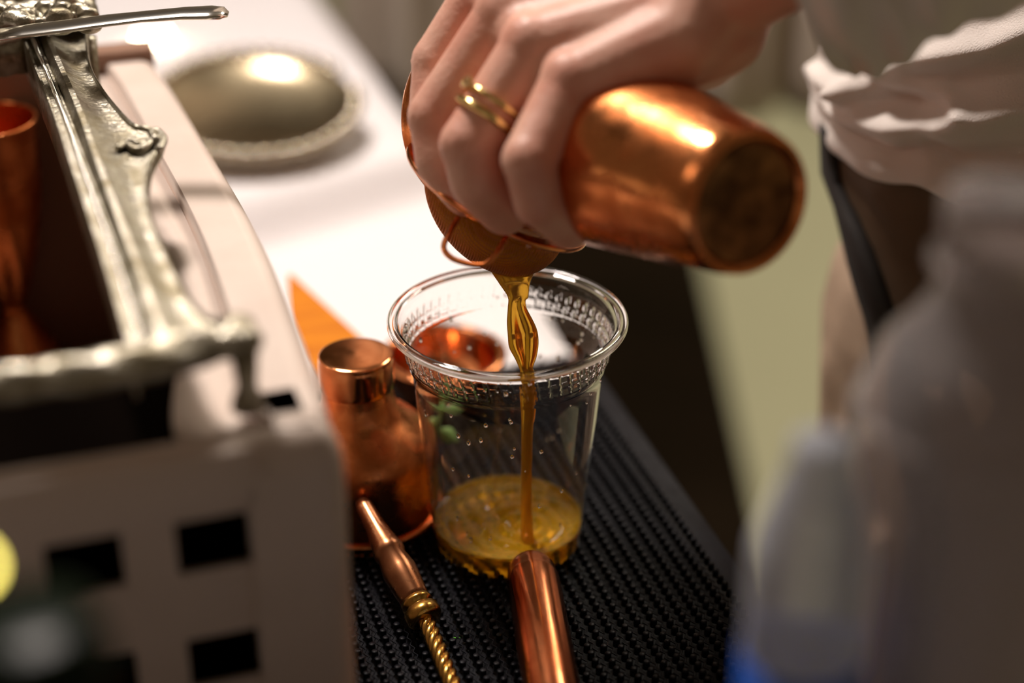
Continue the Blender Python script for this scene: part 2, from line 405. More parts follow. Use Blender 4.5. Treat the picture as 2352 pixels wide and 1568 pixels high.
# ------------------------------------------------------------------ fine strainer
SCX = V(1142, 448, CB.y + 0.008)
nrm = (RT * 0.46 + UP * 0.80 - FW * 0.36).normalized()
sx = (RT - nrm * RT.dot(nrm)).normalized(); sy = nrm.cross(sx)       # in the rim plane; sy points away from the camera
SR = 0.0405; BR = 0.0325; BD = 0.0285
strainer = empty('strainer', SCX)
def SL(x, y, z): return sx * (x + (0.27 * -z if z < -.002 else 0)) + sy * y + nrm * z
mb = MB(); n = 96
prof = [(BR - 0.0006, 0.0), (BR + 0.001, 0.0007), (SR - 0.0014, 0.0010), (SR - 0.0004, 0.0017), (SR + 0.0006, 0.0013), (SR + 0.0009, 0.0003), (SR + 0.0003, -0.0006), (SR - 0.0014, -0.0002), (BR + 0.001, -0.0008), (BR - 0.0006, -0.0030)]
mb = MB(); mb.rings([[SL(r * math.cos(2 * PI * k / n), r * math.sin(2 * PI * k / n), h) for k in range(n)] for r, h in prof], loop=True)
mb.build('rim', M_copper_br, strainer)
def bowl_z(r, R=BR - 0.0003, D=BD): return -D * math.sqrt(max(0, 1 - (r / R) ** 2)) ** 0.9
mb = MB(); pitch = 0.00105; Rb = BR - 0.0006
for axis in (0, 1):
    k = -int(Rb / pitch)
    while k * pitch < Rb:
        u_ = k * pitch; k += 1
        half = math.sqrt(max(0, Rb * Rb - u_ * u_))
        if half < 0.003: continue
        N = max(8, int(half * 2 / 0.0018)); pts = []
        for i in range(N + 1):
            t = -math.cos(PI * i / N) * half
            x, y = (u_, t) if axis == 0 else (t, u_)
            pts.append(SL(x, y, bowl_z(math.hypot(x, y)) - 0.0010 * 0))
        mb.tube(pts, 0.00020, n=4)
o = mb.build('wire_mesh', mat('mesh_wire', (0.62, 0.24, 0.09), 0.3, 1.0), strainer); o['kind'] = 'stuff'
hook = [(-0.0185, -0.0345, -0.0005), (-0.0215, -0.0420, -0.0050), (-0.0215, -0.0475, -0.0100), (-0.0160, -0.0500, -0.0125), (-0.0070, -0.0500, -0.0120), (0.0005, -0.0460, -0.0080), (0.0035, -0.0400, -0.0030), (0.0045, -0.0360, -0.0005)]
mb = MB(); hp = [P(1052, 500, (SCX - CAM).dot(FW) - 0.028), P(1034, 530, 0.684), P(1019, 566, 0.680), P(1034, 590, 0.678), P(1066, 603, 0.676), P(1104, 609, 0.674), P(1126, 598, 0.674), P(1148, 570, 0.676), P(1166, 536, (SCX - CAM).dot(FW) - 0.030)]
mb.tube([p - SCX for p in curve3(hp, 6)], 0.00115, n=10); mb.build('rest_hook', M_copper, strainer)
mb = MB(); hd = [SL(0.006, 0.038, 0), SL(0.010, 0.060, 0.002), SL(0.018, 0.11, 0.006), SL(0.026, 0.17, 0.010)]
mb.tube(curve3(hd, 6), [0.0024] * 6 + [0.0032] * 13, n=12); mb.build('handle', M_copper, strainer)
tag(strainer, 'copper fine mesh strainer held over the plastic cup under the shaker mouth', 'strainer')
# juice film and herb scraps caught in the strainer
mb = MB(); rings = []
for i in range(1, 17):
    r = (Rb - 0.0012) * i / 16
    rings.append([SCX + SL(r * math.cos(2 * PI * k / 64), r * math.sin(2 * PI * k / 64), bowl_z(r, BR - 0.0009, BD - 0.00025)) for k in range(64)])
rt = [SCX + SL((Rb - 0.003) * math.cos(2 * PI * k / 64), (Rb - 0.003) * math.sin(2 * PI * k / 64), -0.0095) for k in range(64)]
i0 = [r for r in rings[:15]]
mb.rings(i0[:15] + [rt])
tag(mb.build('strained_juice', M_strained), 'amber juice filling the mesh bowl of the copper strainer', 'drink')
rnd = random.Random(5)
for k, (px, py) in enumerate(((1001, 432), (1012, 452), (1030, 470), (1048, 486), (1070, 497), (1096, 507), (1120, 515))):
    c = P(px, py, (SCX - CAM).dot(FW) - 0.006 - 0.003 * k)
    mb = MB(); d = Vector((rnd.uniform(-1, 1), rnd.uniform(-1, 1), rnd.uniform(-.3, .3))).normalized() * 0.0018; s_ = d.cross(nrm).normalized() * 0.0007
    c = c - nrm * 0
    mb.add([c - d, c - s_, c + d, c + s_, c + nrm * 0.0003], [(0, 1, 4), (1, 2, 4), (2, 3, 4), (3, 0, 4), (3, 2, 1, 0)])
    o = mb.build('herb_scrap', M_leaf); tag(o, 'green herb shred inside the strainer rim, ' + ('topmost, by the copper lip', 'second from the top', 'third from the top', 'middle one of the row', 'third from the lower end', 'second from the lower end', 'lowest, under the ring finger')[k], 'herb', 'green herb shreds in the strainer')

# ------------------------------------------------------------------ falling stream
Q = G(1211, 1235, LV)
YS = Q.y
path = [(1178, 606, 58, 18), (1178, 624, 50, 16), (1182, 650, 36, 12), (1190, 680, 24, 9), (1189, 705, 23, 9), (1192, 735, 28, 9), (1198, 765, 32, 9), (1203, 795, 34, 10), (1209, 820, 28, 10), (1210, 840, 20, 10), (1211, 860, 16, 11),
        (1212, 900, 19, 13), (1213, 940, 17, 13), (1211, 980, 14, 12), (1210, 1040, 12.5, 11), (1209, 1100, 12, 11), (1209, 1160, 13, 12), (1210, 1205, 14, 13), (1211, 1236, 17, 16), (1211, 1243, 26, 24)]
pth = smooth_profile(path, 5); rings = []
for i, (px, py, wpx, dpx) in enumerate(pth):
    c = V(px, py, YS + 0.011 * max(0, min(1, (770 - py) / 130))); d = (c - CAM).dot(FW); s = d / FPX
    ring = []
    tw = 0.9 * math.sin((py - 640) / 60.0) if 640 < py < 860 else 0
    for k in range(28):
        t = 2 * PI * k / 28; x = wpx * math.cos(t); y = dpx * math.sin(t)
        # central groove on the twisting sheet
        if 690 < py < 850:
            y *= 1 - 0.75 * math.exp(-((x / wpx) / 0.33) ** 2)
            x += 5 * math.sin(py / 23.0) if x > 0 else 0
        x2 = x; y2 = y + x * 0.25 * tw
        ring.append(c + RT * x2 * s + Vector((0, 1, 0)) * y2 * s)
    rings.append(ring)
mb = MB(); mb.rings(rings)
tag(mb.build('juice_stream', M_stream), 'thin amber stream of juice falling from the strainer into the cup', 'drink')

# ------------------------------------------------------------------ person: arm and hand first, then body under the clothes
H = MB()
def J(px, py, d): return P(px, py, d)
fingers = {
 'pinky': [(1312, 190, .642, .0120), (1215, 368, .634, .0104), (1238, 464, .642, .0098), (1306, 520, .660, .0092)],
 'ring': [(1226, 108, .655, .0130), (1075, 332, .655, .0112), (1096, 420, .660, .0108), (1158, 484, .674, .0100)],
 'middle': [(1166, 34, .672, .0132), (1000, 268, .684, .0112), (1014, 370, .684, .0108), (1072, 444, .690, .0098)],
 'index': [(1140, -58, .690, .0128), (1004, 142, .699, .0106), (992, 262, .698, .0098), (1016, 345, .702, .0088)],
}
for nme, js in fingers.items():
    pts = [(J(*j[:3]), j[3]) for j in js]
    for k_, ((a, ra), (b_, rb)) in enumerate(zip(pts, pts[1:])):
        m_ = a.lerp(b_, .5) + (FW * .0012 if k_ == 0 else Vector((0, 0, 0))); rm = (ra + rb) / 2 * (.955 if k_ else .975)
        capsules(H, [(a, m_, ra * 0.96, rm), (m_, b_, rm, rb * 0.98)])
    H.ball(pts[1][0] - FW * 0.0004, pts[1][1] * 1.02, 12, 8)          # PIP knuckle
    H.ball(pts[0][0] - FW * 0.0008 + UP * 0.0006, pts[0][1] * 1.02, 12, 8)          # MCP knuckle
# webbing between neighbouring fingers
fl = list(fingers.values())
for f0, f1 in zip(fl, fl[1:]):
    p0 = J(*f0[0][:3]).lerp(J(*f0[1][:3]), .28) + FW * .004; p1 = J(*f1[0][:3]).lerp(J(*f1[1][:3]), .28) + FW * .004
    capsules(H, [(p0 + FW * .003, p1 + FW * .003, .0070, .0070)])
W = J(1625, -25, .648)
carp = [J(1560, 90, .640), J(1545, 35, .648), J(1530, -20, .660), J(1510, -70, .676)]
for (nme, js), c in zip(fingers.items(), carp):
    a = J(*js[0][:3]); capsules(H, [(a, c, js[0][3] * 0.98, .0165), (c, W, .0165, .021)])
capsules(H, [(J(1355, 200, .655), J(1570, 105, .652), .0125, .0165), (J(1330, 120, .668), J(1540, 60, .672), .016, .02),
             (J(1240, 30, .690), J(1500, 10, .684), .017, .02), (J(1300, 130, .662), J(1450, 100, .656), .0155, .018),
             (J(1250, 60, .674), J(1420, 40, .668), .016, .02), (J(1200, -20, .692), J(1400, -20, .685), .015, .02)])
capsules(H, [(J(1275, 150, .6545), J(1540, 85, .645), .0130, .0155), (J(1205, 75, .666), J(1530, 15, .654), .0130, .0155), (J(1160, 0, .683), J(1500, -40, .668), .0130, .0150)])
# hypothenar pad and heel of the hand
capsules(H, [(J(1560, 100, .650), J(1640, 60, .655), .0190, .0205), (J(1610, 110, .662), J(1660, 20, .662), .0165, .020)])
# thumb on the far side of the tin
th = [(J(1560, 0, .700), .016), (J(1460, 60, .745), .0135), (J(1370, 120, .778), .0110), (J(1300, 190, .795), .0095)]
for (a, ra), (b_, rb) in zip(th, th[1:]): capsules(H, [(a, b_, ra, rb)])
# forearm
E1 = J(1890, -215, .628); EL = J(2500, -620, .62)
capsules(H, [(W, E1, .0225, .0300), (W + (UP * -0.0) + FW * 0.012, E1 + FW * 0.012, .0205, .028), (E1, EL, .031, .042)], n=24)
hand_me = remesh(H, 0.0013, 12, 0.5)
# torso, hips, legs, head (coarser, hidden under clothes)
BX, BY = 0.283, 0.800
Bd = MB()
def C3(x, y, z): return Vector((x, y, z))
sh = C3(0.40, 0.66, 0.60)
capsules(Bd, [(EL, sh, .042, .052), (sh, C3(.32, .80, .62), .055, .07), (C3(.32, .80, .62), C3(.30, .96, .60), .07, .055),
              (C3(BX + .01, BY, .10), C3(BX + .02, BY + .01, .36), .085, .092), (C3(BX + .02, BY, .36), C3(.31, BY + .02, .55), .095, .085),
              (C3(BX, BY - .02, .04), C3(BX, BY + .09, .04), .078, .078),
              (C3(BX, BY - .02, .02), C3(BX + .015, BY - .01, -.32), .080, .052), (C3(BX + .015, BY - .01, -.32), C3(BX + .03, BY, -.70), .05, .035),
              (C3(BX, BY + .10, .02), C3(BX + .02, BY + .14, -.32), .080, .052), (C3(BX + .02, BY + .14, -.32), C3(BX + .03, BY + .16, -.70), .05, .035),
              (C3(.31, .83, .62), C3(.30, .84, .72), .05, .048), (C3(.285, .84, .80), C3(.30, .84, .86), .075, .085),
              (C3(.215, .84, .80), C3(.225, .84, .82), .010, .012)], n=20)
body_me = remesh(Bd, 0.008, 4)
bm = bmesh.new(); bm.from_mesh(hand_me); bm.from_mesh(body_me)
pm = bpy.data.meshes.new('person'); bm.to_mesh(pm); bm.free()
person = link('person', pm, M_skin)
tag(person, 'person in a white top and brown apron pouring from the copper shaker', 'person')

# --- white top: elliptical tube with folds
RX, RY = 0.128, 0.108
def ell(th, z, off=0.0):
    n_ = Vector((math.cos(th) / RX, math.sin(th) / RY, 0)).normalized()
    return Vector((BX + RX * math.cos(th), BY + RY * math.sin(th), z)) + n_ * off
def hit(px, py):
    """meet the ray with the ellipse cylinder -> (arc angle, z)"""
    r = ray(px, py); A = (r.x / RX) ** 2 + (r.y / RY) ** 2
    ox, oy = -BX, -BY; B = 2 * (ox * r.x / RX ** 2 + oy * r.y / RY ** 2); Cc = (ox / RX) ** 2 + (oy / RY) ** 2 - 1
    D = B * B - 4 * A * Cc
    t = (-B - math.sqrt(max(D, 0))) / (2 * A); p = CAM + r * t
    return math.atan2((p.y - BY) / RY, (p.x - BX) / RX) % (2 * PI), p.z
ridges = []   # (polyline in px, amplitude, width)
for pts, amp, wd in (
    ([(1885, 196), (1930, 235), (2000, 268), (2070, 285), (2160, 278), (2240, 252), (2352, 232), (2460, 215)], .0115, .0065),
    ([(1990, 190), (2060, 160), (2120, 128), (2200, 112), (2290, 95), (2360, 62), (2450, 20)], .0125, .0065),
    ([(1890, 160), (1950, 205), (2020, 205), (2100, 190), (2180, 200), (2230, 235)], .0060, .0045),
    ([(1880, 110), (1900, 150), (1960, 190), (2020, 240)], .0055, .0045),
    ([(2200, 300), (2290, 285), (2380, 290), (2450, 280)], .0060, .007),
    ([(2045, 340), (2100, 322), (2130, 330), (2150, 352)], .0040, .0035),
    ([(2030, 168), (2070, 215), (2110, 235)], -.0055, .0050),
    ([(2160, 345), (2240, 350), (2360, 345)], -.0040, .005)):
    hp_ = [hit(*q) for q in pts]; ridges.append(([(t * 0.118, z) for t, z in hp_], amp, wd))
def fold(th, z):
    x = th * 0.118; h = 0.0
    for pl, amp, wd in ridges:
        best = 9
        for (x0, z0), (x1, z1) in zip(pl, pl[1:]):
            dx, dz = x1 - x0, z1 - z0; L2 = dx * dx + dz * dz + 1e-12
            t = max(0, min(1, ((x - x0) * dx + (z - z0) * dz) / L2)); d = math.hypot(x - x0 - t * dx, z - z0 - t * dz)
            best = min(best, d)
        if best < 4 * wd: h += amp * math.exp(-(best / wd) ** 2)
    return h
def hem_z(th):
    hz = HEM
    # the hem dips towards the front quarter and puckers once
    hz += 0.004 * math.cos(th - 3.6) - 0.0045 * math.exp(-((th - HT) / 0.10) ** 2) * -1
    return hz
HT, _z = hit(2135, 400)
HEM = hit(2120, 452)[1]
ths = list(np.linspace(2.6, 5.4, 210)) + list(np.linspace(5.42, 2.6 + 2 * PI - 0.05, 50))
rings = []
hs = [0, .0015, .003, .005, .007, .009, .011, .013, .0145, .016, .0175] + list(np.linspace(.0195, .12, 62)) + list(np.linspace(.13, .40, 20))
for h in hs:
    row = []
    for th in ths:
        z = hem_z(th) + h
        hemb = 0.0062 * math.sqrt(max(0, 1 - ((h - 0.0065) / 0.0095) ** 2)) if h < 0.016 else 0
        f = fold(th, z) * min(1, max(0, (h - 0.012) / 0.010)) if h < 0.12 and 2.7 < th < 5.4 else 0
        flare = 0.001 + 0.0025 * math.exp(-h / 0.05)
        big = 0.0 if h < 0.12 else (h - .12) * .05
        wav = 0.0012 * math.sin(th * 9 + h * 60) + 0.0006 * math.sin(th * 23 - h * 90)
        row.append(ell(th, z, hemb + f + flare + big + wav))
    rings.append(row)
# inner turn of the hem
first = [[ell(th, hem_z(th) + 0.002, -0.003) for th in ths], [ell(th, hem_z(th) - 0.0006, 0.000) for th in ths]]
mb = MB(); mb.rings(first + rings, cap=False)
sleeve_mb = mb
o = mb.build('shirt', M_shirt, person, fix=False); o['label'] = 'white knit top with rolled hem and folds'
mb = MB()                                                    # stitched line on the hem
for k in range(130):
    t0 = 2.9 + k * 0.0155; t1 = t0 + 0.010
    pts = [ell(t, hem_z(t) + 0.0115, 0.0082 + 0.0012 * math.sin(t * 9 + .0115 * 60) + 0.0006 * math.sin(t * 23 - .0115 * 90)) for t in (t0, t1)]
    mb.tube(pts, 0.00018, n=4)
# sleeve pushed up the forearm
def sleeve():
    S = MB()
    cs = [(J(1862, -62, .622), .0385), (J(1925, -88, .618), .0405), (J(2030, -138, .614), .0405), (J(2180, -225, .608), .041), (J(2450, -400, .604), .050), (EL, .060), (sh, .072)]
    pts = [c for c, r in cs]; rr = [r for c, r in cs]
    cp = smooth_profile([(p.x, p.y, p.z, r) for p, r in zip(pts, rr)], 8)
    rings = []; n = 48; prev = None
    for i, q in enumerate(cp):
        p = Vector(q[:3]); t = Vector(cp[min(i + 1, len(cp) - 1)][:3]) - Vector(cp[max(i - 1, 0)][:3]); t.normalize()
        a = t.orthogonal().normalized() if prev is None else (prev - t * prev.dot(t)).normalized(); prev = a; b_ = t.cross(a)
        r = q[3] * (1 + 0.035 * math.sin(i * 1.15))
        rings.append([p + (a * math.cos(2 * PI * k / n) + b_ * math.sin(2 * PI * k / n)) * (r + 0.0022 * math.sin(k * 2 * PI / n * 5 + i * .35)) for k in range(n)])
    # cuff edge turned in over the forearm
    c0 = Vector(cp[0][:3]); rings = [[c0 + (v_ - c0) * 0.86 + (Vector(cp[1][:3]) - c0) * 0.6 for v_ in rings[0]], [c0 + (v_ - c0) * 0.95 - (Vector(cp[1][:3]) - c0) * 0.1 for v_ in rings[0]]] + rings
    S.rings(rings, cap=False)
    o = S.build('sleeve', M_shirt, person); return o
sleeve()
# --- trousers
Tm = MB()
capsules(Tm, [(C3(BX, BY - .015, .035), C3(BX, BY + .08, .035), .088, .088), (C3(BX, BY - .015, .06), C3(BX, BY + .08, .08), .086, .084), (C3(BX - .012, BY, .06), C3(BX + .02, BY + .02, .13), .080, .080),
              (C3(BX - .038, BY - .01, .04), C3(BX - .032, BY - .01, -.32), .088, .070), (C3(BX - .032, BY - .01, -.32), C3(BX + .01, BY, -.68), .070, .060),
              (C3(BX, BY + .10, .02), C3(BX + .02, BY + .14, -.32), .090, .066), (C3(BX + .02, BY + .14, -.32), C3(BX + .03, BY + .16, -.68), .066, .058)], n=24)
# soft creases down the front of the thigh
for ang_, z0_, z1_, r_ in ((188, .02, -.20, .0085), (205, -.01, -.13, .0075), (221, -.06, -.26, .0090)):
    q0, q1 = math.radians(ang_), math.radians(ang_ + 7)
    capsules(Tm, [(C3(BX - .037 + .0835 * math.cos(q0), BY - .01 + .0835 * math.sin(q0), z0_), C3(BX - .036 + .079 * math.cos(q1), BY - .01 + .079 * math.sin(q1), z1_), r_, r_ * .7)])
tm = remesh(Tm, 0.005, 3)
link('trousers', tm, M_trouser, person)['label'] = 'tan trousers'
# --- apron wrapped round the side, with a black bound edge
edge_px = [(1925, 392), (1948, 440), (1968, 490), (1992, 545), (2012, 600), (2030, 660), (2055, 740), (2085, 850), (2120, 1000), (2160, 1200)]
eh = [hit(*q) for q in edge_px]
def edge_th(z):
    return float(np.interp(-z, [-q[1] for q in eh], [q[0] for q in eh]))
rings = []
for z in np.linspace(HEM + 0.012, -0.42, 60):
    t0 = edge_th(z); row = []
    for k in range(48):
        th_ = t0 + (6.2 - t0) * (k / 47); row.append(ell(th_, z, 0.001 - 0.002 * k / 47 + (0.003 * math.sin(th_ * 7 + z * 14) if k > 4 else 0)))
    rings.append(row)
mb = MB(); mb.rings(rings, closed=False, cap=False)
ap = mb.build('apron', M_apron, person, fix=False); s = ap.modifiers.new('t', 'SOLIDIFY'); s.thickness = 0.0025; s.offset = 0
ap['label'] = 'brown canvas apron'
rings = []
for i, r in enumerate(rings_z := np.linspace(HEM + 0.012, -0.42, 50)):
    wv = 0.0012 * math.sin(r * 90); t0 = edge_th(r)
    a0 = t0 - 0.13 - 0.03 * math.sin(r * 40) * 0.3; a1 = t0 + 0.045
    rings.append([ell(a0, r, 0.0010 + wv), ell(a0, r, 0.0060 + wv), ell(t0 - .04, r, 0.0095 + wv), ell(a1, r, 0.0080 + wv), ell(a1, r, 0.0010)])
mb = MB(); mb.rings(rings); mb.build('binding', M_black, ap)['label'] = 'black bound edge strap'
for (x, y) in ((BX + .03, BY), (BX + .03, BY + .16)):
    S = MB(); capsules(S, [(C3(x + .02, y, FLOOR + .054), C3(x - .10, y, FLOOR + .046), .046, .038)], n=16)
    me = remesh(S, .006, 3); link('shoe', me, M_shoe, person)

# ------------------------------------------------------------------ rings on the ring finger
def finger_ring(name, c, axis, R, tube_r, m, label, stone=False):
    root = MB(); a = axis.normalized(); u_ = a.orthogonal().normalized(); w_ = a.cross(u_); n = 48
    root.tube([c + (u_ * math.cos(2 * PI * k / n) + w_ * math.sin(2 * PI * k / n)) * R for k in range(n)], tube_r, n=10, loop=True)
    o = root.build(name, m); tag(o, label, 'ring')
    if stone:
        d = (-FW * 0.55 - RT * 0.70 + UP * 0.5); d = (d - a * d.dot(a)).normalized(); top = c + d * (R + 0.0022)
        lathe_mb([(0.0006, -0.0014), (0.0022, 0.0004), (0.0022, 0.0009), (0.0013, 0.0016)], top, d, 8).build('stone', M_glass, o, smooth=False)
        sm = MB()
        for k in range(6):
            t = 2 * PI * k / 6; q = a * math.cos(t) + a.cross(d) * math.sin(t); sm.tube([top - d * .002 + q * .0012, top + d * .001 + q * .0024], .0004, n=6)
        sm.build('setting', M_gold, o)
    return o
fm, fp = J(*fingers['ring'][0][:3]), J(*fingers['ring'][1][:3]); fa = fp - fm
finger_ring('wedding_band', fm + fa * 0.72, fa, 0.0121, 0.0017, M_gold, 'plain gold wedding band on the ring finger, nearer the fingertip side')
finger_ring('stone_ring', fm + fa * 0.585, fa, 0.0124, 0.0012, M_gold, 'gold ring with a small clear stone on the ring finger behind the plain band', True)

# ------------------------------------------------------------------ copper cobbler shaker beside the cup
KB = G(834, 1180, 0.0)
pr = smooth_profile([(0.0004, 0.0), (0.031, 0.0), (0.0335, 0.0012), (0.0340, 0.004), (0.0340, 0.018), (0.0340, 0.033), (0.0325, 0.0415), (0.0265, 0.0485), (0.0195, 0.0545), (0.0165, 0.061), (0.0155, 0.069)], 6)
pr = [(max(r, 0.0003), h) for r, h in pr]
kb = lathe_mb(pr + [(0.0150, 0.0692), (0.0004, 0.0692)], KB, n=96).build('shaker', M_copper)
KB2 = KB
lathe_mb([(0.0342, 0.0030), (0.0356, 0.0036), (0.0356, 0.0060), (0.0344, 0.0066), (0.033, .005)], KB, n=96, closed=True).build('foot_band', M_copper_br, kb)
cp_ = smooth_profile([(0.0160, 0.0675), (0.0165, 0.069), (0.0165, 0.078), (0.0161, 0.0815), (0.0145, 0.0836), (0.0004, 0.0842)], 6)
lathe_mb([(0.0155, 0.0675)] + cp_, KB, n=64).build('cap', M_copper_br, kb)
tag(kb, 'hammered copper cobbler shaker with a domed cap left of the plastic cup', 'shaker')
# ------------------------------------------------------------------ copper bowl behind the cup
cb = G(1022, 912, 0.0)
bp_ = smooth_profile([(0.0004, 0.0), (0.017, 0.0), (0.0245, 0.006), (0.0285, 0.014), (0.0300, 0.0235)], 5) + [(0.0315, 0.0240), (0.0318, 0.0256), (0.0300, 0.0266), (0.0270, 0.0262), (0.0265, 0.0235), (0.0262, 0.014), (0.0225, 0.0075), (0.016, 0.0018), (0.0004, 0.0016)]
bw = lathe_mb([(max(r, .0004), h) for r, h in bp_], cb, n=72).build('bowl', M_copper_br)
tag(bw, 'low copper bowl with a thick rolled rim behind the plastic cup', 'bowl')
# amber wooden paddle leaning behind the shaker
mb = MB(); A0 = P(668, 628, 0.93); A1 = P(862, 805, 0.89)
dr = (A1 - A0).normalized(); sd = Vector((-0.55, -0.75, -0.35)); sd = (sd - dr * sd.dot(dr)).normalized(); tk = dr.cross(sd).normalized() * 0.004
out = [(0.0, 0.002), (0.012, 0.010), (0.03, 0.021), (0.05, 0.028), (0.068, 0.031)]
for sgn in (0,):
    rings = [[A0 + dr * l, A0 + dr * l + sd * w_, A0 + dr * l + sd * w_ + tk, A0 + dr * l + tk] for l, w_ in out]; mb.rings(rings)
o = mb.build('wooden_paddle', M_amber, auto=30); tag(o, 'amber wooden paddle lying on the white cloth behind the copper shaker', 'paddle')
# mint sprig
sp_ = empty('mint_sprig', P(1005, 965, 0.81)); sp_loc = sp_.location.copy()
mb = MB(); mb.tube([P(1022, 900, .81) - sp_loc, P(1012, 940, .81) - sp_loc, P(990, 1000, .81) - sp_loc], 0.0009, n=6); mb.build('stem', M_leaf, sp_)
for (px, py, dx, dy, L) in ((1008, 960, -.7, -.5, .011), (1016, 930, .9, .1, .010), (1000, 985, .8, -.4, .012), (1010, 945, -.6, .7, .009), (1022, 905, .2, 1, .009)):
    c = P(px, py, .81) - sp_loc; d = (RT * dx + UP * dy).normalized(); s_ = (d.cross(FW)).normalized(); nn = -FW
    pts = []; prof = [0, .55, .9, 1, .8, .4, 0]; mb = MB(); lft = []; rgt = []; mid = []
    for i, q in enumerate(prof):
        t = i / 6 * L; lft.append(c + d * t + s_ * q * L * .32 + nn * .0008); mid.append(c + d * t); rgt.append(c + d * t - s_ * q * L * .32 + nn * .0008)
    mb.rings([lft, mid, rgt], closed=False, cap=False); o = mb.build('leaf', M_leaf, sp_, fix=False); q_ = o.modifiers.new('t', 'SOLIDIFY'); q_.thickness = .0003
tag(sp_, 'green mint sprig seen through the left side of the plastic cup', 'herb')

# ------------------------------------------------------------------ copper muddler in front of the cup
m0 = G(1222, 1325, 0.0120); m0.z = 0.0135; m1 = G(1278, 1640, 0.0118); md = (m1 - m0).normalized()
mp = [(0.0004, -0.0085), (0.0040, -0.0078), (0.0075, -0.0058), (0.0098, -0.0020), (0.0108, 0.004), (0.0112, 0.012), (0.0111, 0.060), (0.0108, 0.150), (0.0085, 0.153), (0.0004, 0.154)]
mo = lathe_mb(smooth_profile(mp, 4)[:-1] , m0 - md * 0.001, md, 64).build('muddler', mat('dark_copper', (0.74, 0.26, 0.11), 0.20, 1.0, col2=(0.48, 0.14, 0.05), nscale=40, rvar=0.06))
tag(mo, 'smooth copper rod with a rounded end lying in front of the plastic cup', 'muddler')
# ------------------------------------------------------------------ bar spoon, left of the muddler
s0 = G(838, 1165, 0.030); s1 = G(978, 1422, 0.0095); s2 = G(1060, 1620, 0.0060)
sa_ = (s1 - s0).normalized(); SLn = (s1 - s0).length
spn = lathe_mb([(0.0004, -0.004), (0.0028, -0.0035), (0.0038, 0.0), (0.0044, 0.012), (0.0062, 0.022), (0.0068, 0.024), (0.0068, 0.0265), (0.0060, 0.028), (0.0074, 0.036), (0.0070, SLn - 0.020), (0.0064, SLn - 0.012), (0.0062, SLn - 0.009), (0.0004, SLn - .008)], s0, sa_, 40).build('bar_spoon', mat('brown_copper', (0.46, 0.20, 0.09), 0.30, 1.0, col2=(0.28, 0.11, 0.05), nscale=60, rvar=0.08))
lathe_mb([(0.003, SLn - .010), (0.0066, SLn - .010), (0.0068, SLn - .0075), (0.0055, SLn - .0068), (0.0055, SLn - .0055), (0.0074, SLn - .005), (0.0075, SLn - .001), (0.0064, SLn + .001), (0.003, SLn + .001)], s0, sa_, 40).build('collar', M_brass, spn)['label'] = 'brass ringed collar'
mb = MB(); s1b = s0 + sa_ * (SLn); td = (s2 - s1b).normalized(); a = td.orthogonal().normalized(); b_ = td.cross(a)
for ph in (0, PI / 2, PI, 1.5 * PI):
    pts = []
    for i in range(150):
        l = i * 0.0009; t = ph + l * 2 * PI / 0.020; pts.append(s1b + td * l + (a * math.cos(t) + b_ * math.sin(t)) * 0.0019)
    mb.tube(pts, 0.0018, n=7)
mb.build('twisted_shaft', M_brass, spn)['label'] = 'twisted brass shaft'
tag(spn, 'bar spoon with brown copper handle and twisted brass shaft on the mat', 'bar spoon')
# two chive snips on the mat
for k, (px, py, lab) in enumerate(((1015, 1471, 'short green snip on the mat right beside the twisted spoon shaft'), (1049, 1465, 'short green snip on the mat, further right from the spoon shaft'))):
    mb = MB(); c = G(px, py, 0.0002); mb.tube([c - RT * .0014, c + RT * .0014], .00035, n=6); tag(mb.build('chive_snip', mat('bright_green' + str(k), (0.12, 0.5, 0.03), 0.5)), lab, 'herb')

# ------------------------------------------------------------------ cream box with square cut-outs
ZB = 0.165
out_px = [(352, 128), (398, 190), (470, 305), (545, 425), (603, 530), (652, 640), (697, 755), (738, 870), (758, 935)]
outer_pts = [G(x, y, ZB) for x, y in out_px]
cor = G(772, 985, ZB)
lf = -(vr * math.cos(math.radians(1.5))) - uf * 0.012
lf.normalize()
box = empty('cream_box', Vector((cor.x - 0.1, cor.y + 0.15, 0)) + zz * ZT)
BO = box.location.copy()
# side wall profile swept along the right side: rounded top edge, flat rim, recess
side = curve3(outer_pts, 4)
def sidew(p, i, pts):
    t = (pts[min(i + 1, len(pts) - 1)] - pts[max(i - 1, 0)]).normalized(); return Vector((t.y, -t.x, 0)) * (1 if (Vector((t.y, -t.x, 0))).x > 0 else -1)
rings = []
for i, p in enumerate(side):
    o_ = sidew(p, i, side); q = Vector((p.x, p.y, 0)) - BO
    sec = [(-0.000, 0.0004), (0.0, 0.060), (0.0, 0.150)]
    for k in range(7):
        t = PI / 2 * k / 6; sec.append((-0.0085 * (1 - math.cos(t)), ZB - 0.0085 * (1 - math.sin(t))))
    sec += [(-0.0225, ZB), (-0.0235, ZB - 0.0012), (-0.0240, ZB - 0.007), (-0.0245, 0.09), (-0.0245, 0.010), (-0.010, 0.0100), (-0.010, 0.0004)]
    rings.append([q + o_ * a_ + zz * h for a_, h in sec])
mb = MB(); mb.rings(rings); mb.build('side_wall', M_cream, box, auto=40)['label'] = 'glossy cream side wall with rounded rim'
